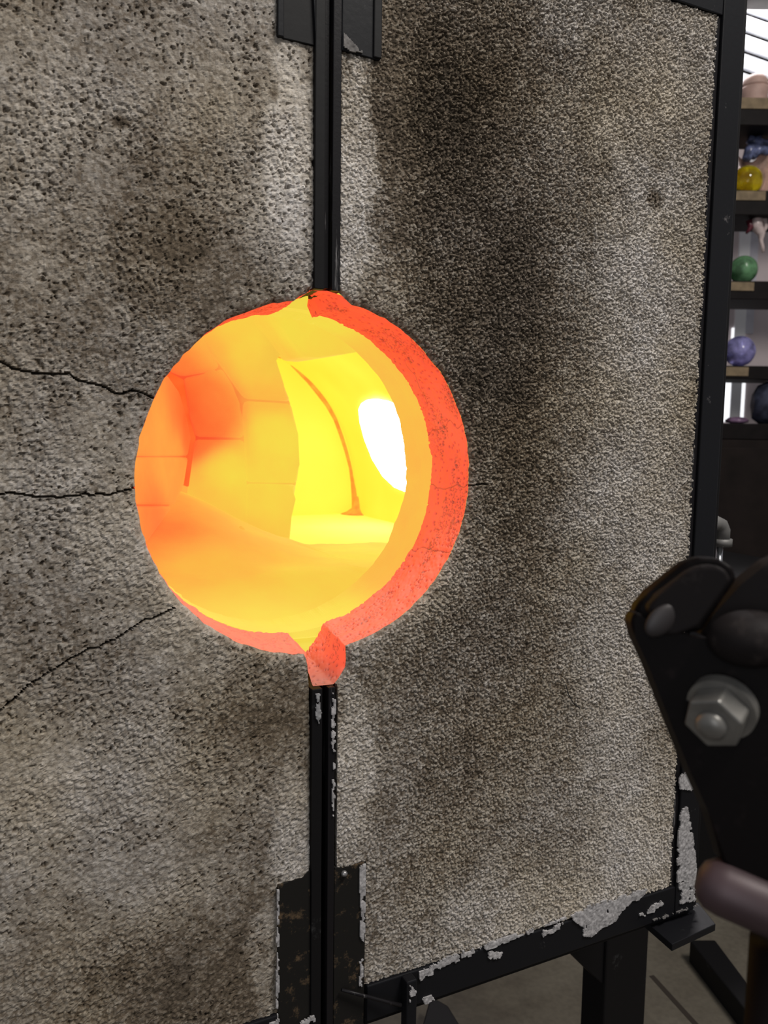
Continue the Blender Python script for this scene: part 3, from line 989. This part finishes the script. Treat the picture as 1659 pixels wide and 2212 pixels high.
fpts = [(773, 884), (778, 872), (790, 864), (808, 862), (830, 866), (855, 874), (890, 900), (915, 950), (920, 1010), (905, 1060), (872, 1062), (850, 1053), (826, 1030), (803, 992), (786, 948), (776, 910)]
M_FLAME = plain_mat('white_hot_flame', (1, 1, 1), 0.9, emit=(1.0, 0.95, 0.86), estr=9.0)
prism('burner_flame', [on_vault(px, py, BR - 0.006) for px, py in fpts], (0.02, 0, 0), M_FLAME, fur, 0.003, 3, True)
# little lump of glass on the hearth
lathe('glass_lump', [(0.006, -0.003), (0.0075, 0.003), (0.005, 0.010), (0.001, 0.013)], (0.045, 0.40, -0.105), hot(0.55), fur, 14)

# stand under the furnace
def post(name, pts, Y, z1, mat=M_STEEL_D, dep=0.05):
    xa, xb = at(*pts[0], Y).x, at(*pts[1], Y).x
    return box(name, (xa, Y, FLOOR), (xb, Y + dep, z1), mat, fur, 0.003)


post('stand_leg', ((1308, 2100), (1398, 2100)), 0.16, cz0 - 0.03)
lx0, lx1 = at(1308, 2100, 0.16).x, at(1398, 2100, 0.16).x
for yy, xx in ((0.90, lx0), (0.16, -0.40), (0.90, -0.40)):
    box('stand_leg', (xx, yy, FLOOR), (xx + lx1 - lx0, yy + 0.05, cz0 - 0.03), M_STEEL_D, fur, 0.003)
prism('stand_brace', [at(px, py, 0.165) for px, py in ((1180, 2000), (1260, 1980), (1340, 2060), (1340, 2140), (1306, 2132), (1235, 2062), (1200, 2040))], (0, 0.03, 0), M_STEEL_D, fur, 0.002)
box('stand_beam', (-0.44, 0.150, cz0 - 0.10), (cx1 + 0.03, 0.20, cz0 - 0.03), M_STEEL_D, fur, 0.003)
# floor runner going back to the right
ra = [atz(px, py, FLOOR + 0.05) for px, py in ((1490, 2030), (1545, 2030), (1650, 2170), (1625, 2200))]
prism('floor_runner', ra, (0, 0, -0.05), M_STEEL_D, fur, 0.003)
rb = [atz(px, py, FLOOR + 0.05) for px, py in ((930, 2150), (968, 2172), (1010, 2240), (900, 2260))]
prism('floor_runner', rb, (0, 0, -0.05), M_STEEL_D, fur, 0.003)
# conduit fitting on the far side of the frame
M_GALV = plain_mat('galvanised_metal', (0.12, 0.115, 0.11), 0.55, 0.2)
e1 = at(1560, 1145, 0.10)
elbow = tube('conduit_elbow', [Vector((cx1 + 0.025, 0.10, at(1548, 1130, 0.10).z)), at(1548, 1130, 0.10), at(1556, 1135, 0.10), e1, Vector((e1.x, e1.y, e1.z - 0.016))],
             [0.0095, 0.0100, 0.0105, 0.0105, 0.0105], M_GALV, fur, 20)
tube('conduit_collar', [Vector((e1.x, e1.y, e1.z - 0.012)), Vector((e1.x, e1.y, e1.z - 0.022))], 0.0140, M_GALV, elbow, 20)
tube('conduit_pipe', [Vector((e1.x - 0.003, e1.y, e1.z - 0.020)), Vector((e1.x - 0.003, e1.y, -0.17)), Vector((e1.x - 0.006, e1.y, -0.185)), Vector((e1.x - 0.016, e1.y, -0.192)), Vector((cx1 + 0.026, e1.y, -0.192))], 0.0045, plain_mat('bright_steel', (0.75, 0.75, 0.78), 0.25, 0.9), elbow, 14)

# added black box standing in for the dark area beyond the frame
ch = thing('dark_filler_box', 'added black box filling the dark area beyond the lower right frame corner', 'filler box', (1.40, 0.95, FLOOR))
box('body', (1.00, 0.66, FLOOR + 0.03), (1.80, 1.25, -0.36), M_STEEL_D, ch, 0.006)
box('lid', (0.99, 0.65, -0.36), (1.81, 1.26, -0.33), M_STEEL_D, ch, 0.006)
for cxx in (1.02, 1.72):
    for cyy in (0.68, 1.17):
        box('foot', (cxx, cyy, FLOOR), (cxx + 0.06, cyy + 0.06, FLOOR + 0.03), M_STEEL_D, ch, 0.002)

# ------------------------------------------------------------------ pipe stand in the foreground
M_IRON = paint_mat('dark_cast_iron', (0.0042, 0.0028, 0.0028), (0.009, 0.006, 0.006), 0.50, 0.62, 60.0, relief=0.05)
M_LUG = paint_mat('worn_iron', (0.013, 0.0105, 0.0105), (0.026, 0.021, 0.020), 0.60, 0.60, 40.0, relief=0.05)
for _m in (M_IRON, M_LUG):
    _m.node_tree.nodes['Principled BSDF'].inputs['Specular IOR Level'].default_value = 0.07
M_NUT = plain_mat('zinc_plated_steel', (0.20, 0.19, 0.175), 0.40, 0.5, 0.2, 90.0)
M_PIPE = plain_mat('heat_purpled_pipe', (0.060, 0.036, 0.040), 0.5, 0.2, 0.25, 30.0)


def dd(px, off=0.0):
    return 1 / (2.62 + 0.0006 * (px - 1360)) + off


def fs(px, py, off=0.0):
    return spot(px, py, dd(px, off))


pole_c = fs(1700, 2040, 0.01)
ps = thing('pipe_stand', 'dark iron pipe stand head with hex nut, out of focus in the lower right foreground', 'pipe stand', (pole_c.x, pole_c.y, FLOOR))
BK = FW * 1.0
prism('yoke_plate', [fs(*p) for p in ((1363, 1338), (1364, 1352), (1372, 1376), (1402, 1442), (1446, 1555), (1490, 1665), (1532, 1757), (1562, 1862), (1640, 1930), (1820, 1990),
                                      (1820, 1470), (1660, 1410), (1500, 1376), (1420, 1362), (1388, 1326), (1372, 1322))], BK * 0.012, M_IRON, ps, 0.0022, 3)
prism('yoke_flange', [fs(px, py, 0.008) for px, py in ((1366, 1338), (1376, 1306), (1400, 1281), (1480, 1214), (1512, 1203), (1556, 1206), (1586, 1226), (1594, 1252), (1516, 1366), (1400, 1376))],
      BK * 0.010, M_IRON, ps, 0.0022, 3)
prism('yoke_lug', [fs(px, py, -0.002) for px, py in ((1400, 1312), (1424, 1286), (1488, 1234), (1515, 1222), (1548, 1220), (1572, 1232), (1582, 1254), (1510, 1356), (1462, 1374), (1428, 1374))],
      BK * 0.008, M_LUG, ps, 0.0020, 3)
prism('yoke_prong', [fs(px, py, 0.012) for px, py in ((1512, 1372), (1540, 1330), (1602, 1262), (1660, 1216), (1820, 1120), (1820, 1420), (1640, 1412))], BK * 0.012, M_LUG, ps, 0.0022, 3)


def ellipsoid(name, c, ax, mat, parent, seg=28):
    bm = bmesh.new()
    bmesh.ops.create_uvsphere(bm, u_segments=seg, v_segments=seg // 2, radius=1.0)
    for v in bm.verts:
        v.co = Vector(c) + ax[0] * v.co.x + ax[1] * v.co.y + ax[2] * v.co.z
    return finish(name, bm, mat, parent, True)


pxm = dd(1600) / FPX
ellipsoid('roller', fs(1622, 1380), (RT * 92 * pxm, UP * 62 * pxm, FW * 0.016), M_LUG, ps)
ellipsoid('weld_bead', fs(1430, 1340, -0.0025), (RT * 38 * pxm + UP * 16 * pxm, UP * 34 * pxm, FW * 0.0025), plain_mat('pale_weld', (0.028, 0.023, 0.023), 0.5, 0.2), ps)
# nut, washer and stud: axis leans towards the lower left and the viewer
ax = (-FW * 0.70 - RT * 0.60 - UP * 0.37).normalized()
nb = fs(1560, 1528, -0.001)
tube('washer', [nb - ax * 0.003, nb + ax * 0.0022], 0.0150, M_NUT, ps, 36, smooth=False)


def hexnut():
    u = RT + UP
    u = (u - ax * u.dot(ax)).normalized()
    v = ax.cross(u)
    c0 = nb + ax * 0.0020
    pts = [c0 + (u * math.cos(math.radians(a)) + v * math.sin(math.radians(a))) * 0.0131 for a in range(30, 390, 60)]
    return prism('hex_nut', pts, ax * 0.0115, M_NUT, ps, 0.0011, 2)


nut = hexnut()
s0 = nb + ax * 0.008
tube('stud_end', [s0, s0 + ax * 0.0080, s0 + ax * 0.0100, s0 + ax * 0.0110], [0.0066, 0.0066, 0.0050, 0.0016], M_NUT, nut, 20)
pa, pb = fs(1548, 1912, 0.002), fs(1900, 2062, 0.004)
pd = (pb - pa).normalized()
rp = 60 * pxm
tube('cross_pipe', [pa - pd * 0.0085, pa - pd * 0.0070, pa - pd * 0.003, pa + pd * 0.003, pb], [rp * 0.35, rp * 0.66, rp * 0.92, rp, rp], M_PIPE, ps, 32)
tube('stand_pole', [Vector((pole_c.x, pole_c.y, FLOOR + 0.02)), Vector((pole_c.x, pole_c.y, pole_c.z))], 0.0155, M_IRON, ps, 28)
for k in range(3):
    a = math.radians(200 + 120 * k)
    tube('stand_foot', [Vector((pole_c.x, pole_c.y, FLOOR + 0.09)), Vector((pole_c.x + 0.2 * math.cos(a), pole_c.y + 0.2 * math.sin(a), FLOOR + 0.014))], 0.013, M_IRON, ps, 14)

# ------------------------------------------------------------------ display shelves and window wall beyond
SD = 3.0
U2 = Vector((math.cos(YAW), -math.sin(YAW), 0))
N2 = Vector((math.sin(YAW), math.cos(YAW), 0))


def obox(name, p, wx, dy, z0, z1, mat, parent=None, bev=0.002):
    """box whose front left lower edge starts at p, running along the shelf wall"""
    p = Vector((p.x, p.y, 0))
    pts = [p, p + U2 * wx, p + U2 * wx + N2 * dy, p + N2 * dy]
    return prism(name, [Vector((q.x, q.y, z0)) for q in pts], (0, 0, z1 - z0), mat, parent, bev)


M_WOODB = plain_mat('black_brown_wood', (0.006, 0.004, 0.004), 0.6, var=0.35, scale=30.0, spec=0.15)
M_TAGS = plain_mat('tan_card', (0.20, 0.145, 0.085), 0.8, var=0.25, scale=40.0)
sx = spot(1545, 600, SD)
shelf = thing('display_shelf', 'black wooden display shelf holding glass floats, right of the furnace frame', 'shelf', (sx.x, sx.y, FLOOR))
BO = [(228, 283), (417, 468), (607, 646), (789, 818), (915, 950)]
boards = []
for i, (ya, yb) in enumerate(BO):
    boards.append(obox('shelf_board', spot(1500, 600, SD), 0.95, 0.26, spot(1635, yb, SD).z, spot(1635, ya, SD).z, M_WOODB, shelf))
for bi, (px0, px1, ya, yb) in enumerate(((1560, 1658, 228, 250), (1560, 1642, 419, 438), (1560, 1629, 610, 628), (1560, 1628, 792, 811))):
    p = spot(px0, 600, SD) - N2 * 0.004
    obox('price_tag', p, (px1 - px0) * SD / FPX, 0.003, spot(1635, yb, SD).z, spot(1635, ya, SD).z, M_TAGS, boards[bi], 0)
for off in (0.0, 0.92):
    obox('shelf_upright', spot(1500, 600, SD) + U2 * off, 0.03, 0.26, spot(1635, 950, SD).z, spot(1635, 228, SD).z, M_WOODB, shelf)
M_CAB = plain_mat('dark_brown_cabinet', (0.012, 0.008, 0.007), 0.7, var=0.3, spec=0.15)
cab = thing('cabinet', 'dark brown cabinet standing under the display shelf', 'cabinet', (sx.x, sx.y, FLOOR))
cp = spot(1500, 600, SD) - N2 * 0.03
ztop = spot(1635, 951, SD).z
obox('body', cp, 0.95, 0.32, FLOOR + 0.06, ztop, M_CAB, cab)
obox('plinth', cp + N2 * 0.03, 0.95, 0.27, FLOOR, FLOOR + 0.06, M_WOODB, cab)
for k in range(2):
    obox('door', cp - N2 * 0.018 + U2 * (0.01 + 0.47 * k), 0.46, 0.018, FLOOR + 0.08, ztop - 0.03, M_CAB, cab)


def glass_mat(name, col, rough=0.12, trans=0.75, var=0.5, scale=28.0):
    m, nt, b = new_mat(name)
    L = nt.links.new
    n = node(nt, 'ShaderNodeTexNoise', Scale=scale, Detail=4.0)
    L(obj_coord(nt), n.inputs['Vector'])
    cr = ramp(nt, [(0.35, tuple(c * (1 - var) for c in col)), (0.65, tuple(min(1.0, c * (1 + var)) for c in col))])
    L(n.outputs['Fac'], cr.inputs[0])
    L(cr.outputs[0], b.inputs['Base Color'])
    b.inputs['Roughness'].default_value = rough
    b.inputs['Transmission Weight'].default_value = trans
    b.inputs['IOR'].default_value = 1.35
    return m


def glass_float(px, py, rpx, board, mat, label):
    r = rpx * SD / FPX
    zb = spot(1635, BO[board][0], SD).z
    p = spot(px, py, SD + 0.05)
    c = Vector((p.x, p.y, zb + r * 0.985))
    t = thing('glass_float', label, 'glass float', (c.x, c.y, zb), 'hand-blown glass floats on the shelf')
    bm = bmesh.new()
    bmesh.ops.create_uvsphere(bm, u_segments=40, v_segments=24, radius=r)
    for v in bm.verts:
        k = 1 + 0.012 * (math.sin(9 * v.co.x / r + 3 * v.co.z / r) + math.sin(7 * v.co.z / r + px))
        v.co = Vector((v.co.x * k, v.co.y * k, v.co.z if v.co.z > -0.97 * r else -0.985 * r)) + c
    finish('globe', bm, mat, t, True)
    lathe('sealing_button', [(0.011, -0.004), (0.012, 0.001), (0.008, 0.005), (0.001, 0.006)], c + N2 * r * 0.97 - Vector((0, 0, 0.002)), mat, t, 16)
    return t


glass_float(1613, 388, 33.5, 1, glass_mat('amber_glass', (0.85, 0.55, 0.02), 0.08, 0.7), 'clear yellow glass float on the second shelf')
glass_float(1606, 577, 30, 2, glass_mat('green_glass', (0.16, 0.34, 0.17), 0.25, 0.45), 'mottled green glass float on the third shelf')
glass_float(1598, 756, 33, 3, glass_mat('violet_glass', (0.36, 0.34, 0.66), 0.18, 0.55), 'crackled violet glass float on the fourth shelf')
zb5 = spot(1635, BO[4][0], SD).z
pv = spot(1592, 905, SD + 0.10)
t = lathe('glass_dish', [(0.020, 0.0), (0.040, 0.004), (0.043, 0.012), (0.030, 0.022), (0.004, 0.026)], (pv.x, pv.y, zb5), glass_mat('plum_glass', (0.22, 0.13, 0.22), 0.3, 0.3))
tag(t, 'small plum-coloured glass dome on the lowest shelf', 'glass dish')
pv = spot(1668, 880, SD + 0.10)
vz = thing('glass_vase', 'dark slate-blue round-shouldered vase on the lowest shelf', 'vase', (pv.x, pv.y, zb5))
M_VASE = glass_mat('slate_glass', (0.050, 0.055, 0.085), 0.3, 0.1)
lathe('body', [(0.045, 0.0), (0.070, 0.02), (0.078, 0.07), (0.074, 0.11), (0.055, 0.145), (0.022, 0.160)], (pv.x, pv.y, zb5), M_VASE, vz)
lathe('rim', [(0.022, 0.158), (0.026, 0.163), (0.026, 0.166), (0.018, 0.167)], (pv.x, pv.y, zb5), M_VASE, vz)
zb1 = spot(1635, BO[0][0], SD).z
pv = spot(1630, 200, SD + 0.07)
jar = thing('lidded_jar', 'pinkish-tan domed jar on the topmost shelf', 'jar', (pv.x, pv.y, zb1))
M_JAR = plain_mat('pinkish_clay', (0.46, 0.30, 0.25), 0.6, var=0.2, scale=20.0)
lathe('body', [(0.040, 0.0), (0.048, 0.01), (0.049, 0.085), (0.048, 0.092)], (pv.x, pv.y, zb1), M_JAR, jar)
lathe('lid', [(0.047, 0.094), (0.048, 0.100), (0.043, 0.118), (0.030, 0.134), (0.010, 0.142), (0.001, 0.142)], (pv.x, pv.y, zb1), M_JAR, jar)
# free-form glass pieces
zb2 = spot(1635, BO[1][0], SD).z
M_PEACH = glass_mat('peach_glass', (0.80, 0.56, 0.46), 0.2, 0.45, 0.3)
M_BLUE = glass_mat('blue_grey_glass', (0.19, 0.22, 0.40), 0.2, 0.4, 0.6, 40.0)
M_PINK = glass_mat('pale_pink_glass', (0.74, 0.60, 0.58), 0.2, 0.4, 0.25)
M_MAROON = glass_mat('maroon_glass', (0.10, 0.02, 0.03), 0.2, 0.2)
o = spot(1648, 380, SD + 0.17)
fl_bowl = thing('glass_bowl', 'peach and blue free-form glass bowl behind the yellow float', 'glass bowl', (o.x, o.y, zb2))
bm = bmesh.new()
n = 40
rings = []
for r, h, wv in ((0.030, 0.0, 0), (0.050, 0.03, 0.05), (0.075, 0.075, 0.12), (0.090, 0.110, 0.2), (0.092, 0.116, 0.22), (0.086, 0.112, 0.2), (0.070, 0.08, 0.1), (0.02, 0.03, 0)):
    rings.append([bm.verts.new((o.x + r * (1 + wv * math.sin(5 * a)) * math.cos(a), o.y + r * (1 + wv * math.sin(5 * a)) * math.sin(a), zb2 + h * 1.5 + 0.02 * wv * 5 * math.sin(5 * a + 1)))
                  for a in [2 * math.pi * k / n for k in range(n)]])
for a, b in zip(rings, rings[1:]):
    for k in range(n):
        bm.faces.new((a[k], a[(k + 1) % n], b[(k + 1) % n], b[k]))
bm.faces.new(rings[0][::-1])
bm.faces.new(rings[-1])
finish('bowl', bm, M_PEACH, fl_bowl, True)
for q, (pp) in enumerate((((1612, 345), (1620, 325), (1634, 306), (1642, 292)), ((1616, 300), (1632, 308), (1650, 312), (1668, 306)), ((1624, 338), (1640, 322), (1656, 326), (1672, 322)))):
    tube('blue_ribbon', [spot(px, py, SD + 0.06) for px, py in pp], [0.016, 0.021, 0.018, 0.009], M_BLUE, fl_bowl, 12)
o = spot(1640, 470, SD + 0.03)
ssq = thing('glass_ornament', 'pale pink twisted glass ornament hanging above the green float', 'glass ornament', (o.x, o.y, spot(1640, 469, SD + 0.03).z))
tube('body', [spot(px, py, SD + 0.03) for px, py in ((1640, 466), (1634, 478), (1636, 492), (1645, 506), (1644, 520), (1648, 534), (1649, 545))], [0.012, 0.022, 0.020, 0.014, 0.007, 0.006, 0.005], M_PINK, ssq, 14)
tube('curl', [spot(px, py, SD + 0.03) for px, py in ((1640, 468), (1652, 474), (1655, 490), (1648, 504))], [0.008, 0.010, 0.009, 0.005], M_PINK, ssq, 12)
tube('dark_frond', [spot(px, py, SD + 0.03) for px, py in ((1630, 472), (1618, 480), (1622, 492), (1612, 504))], [0.006, 0.012, 0.011, 0.004], M_MAROON, ssq, 12)

# window wall: pale panels, white posts, lit panes
M_WALL = plain_mat('pale_pink_wall', (0.62, 0.53, 0.54), 0.8, var=0.04)
M_WHITE = plain_mat('white_paint', (0.88, 0.86, 0.88), 0.6, var=0.03)
M_PANE = plain_mat('daylit_pane', (0.9, 0.9, 0.95), 0.5, emit=(0.95, 0.97, 1.0), estr=1.1)
M_BEAM = plain_mat('grey_beam', (0.17, 0.16, 0.15), 0.8)
WD = SD + 0.75


def wbox(name, px0, px1, ya, yb, off, dy, mat, parent=None):
    p = spot(px0, 600, WD) + N2 * off
    return obox(name, p, (px1 - px0) * WD / FPX, dy, spot(1635, yb, WD).z, spot(1635, ya, WD).z, mat, parent, 0.002)


wb = wbox('wall_back', 100, 2900, 262, 1720, 0.0, 0.06, M_WALL)
wb['kind'] = 'structure'
for (nm, a, b_, c, d) in (('window_1', 1578, 1622, 822, 912), ('window_2', 1586, 1613, 708, 742)):
    wn = wbox(nm, a, b_, c, d, -0.012, 0.012, M_PANE)
    wn['kind'] = 'structure'
tr = wbox('trim_1', 1590, 1613, 262, 1000, -0.02, 0.02, M_WHITE)
tr['kind'] = 'structure'
tr2 = wbox('trim_2', 1613, 1632, 460, 720, -0.012, 0.012, plain_mat('lavender_paint', (0.56, 0.54, 0.60), 0.7))
tr2['kind'] = 'structure'
# clerestory: tilted white louvre blades with dark gaps, under a grey beam
bmz = wbox('trim_3', 100, 2900, -60, 30, -0.02, 0.12, M_BEAM)
bmz['kind'] = 'structure'
lou = thing('louvre_window', 'white louvred clerestory with dark slanted gaps above the shelf', 'louvre', (spot(1700, 150, WD).x, spot(1700, 150, WD).y, spot(1700, 262, WD).z))
M_LOUV = plain_mat('daylit_louvre', (0.85, 0.87, 0.95), 0.5, emit=(0.90, 0.92, 1.0), estr=0.25)
k = 0
for yy in (-166, -124, -82, -40, 2, 44, 86, 128, 170, 212, 254, 296):
    q = [spot(px, py, WD + 0.05) for px, py in ((1480, yy - 41 - 58), (1900, yy - 41 + 89), (1900, yy - 10 + 89), (1480, yy - 10 - 58))]
    prism('louvre_blade', q, N2 * 0.02, M_LOUV, lou, 0.001)
obox('louvre_backing', spot(100, 600, WD) + N2 * 0.30, 5.95, 0.03, spot(1635, 300, WD).z, spot(1635, -150, WD).z, M_WOODB, lou)
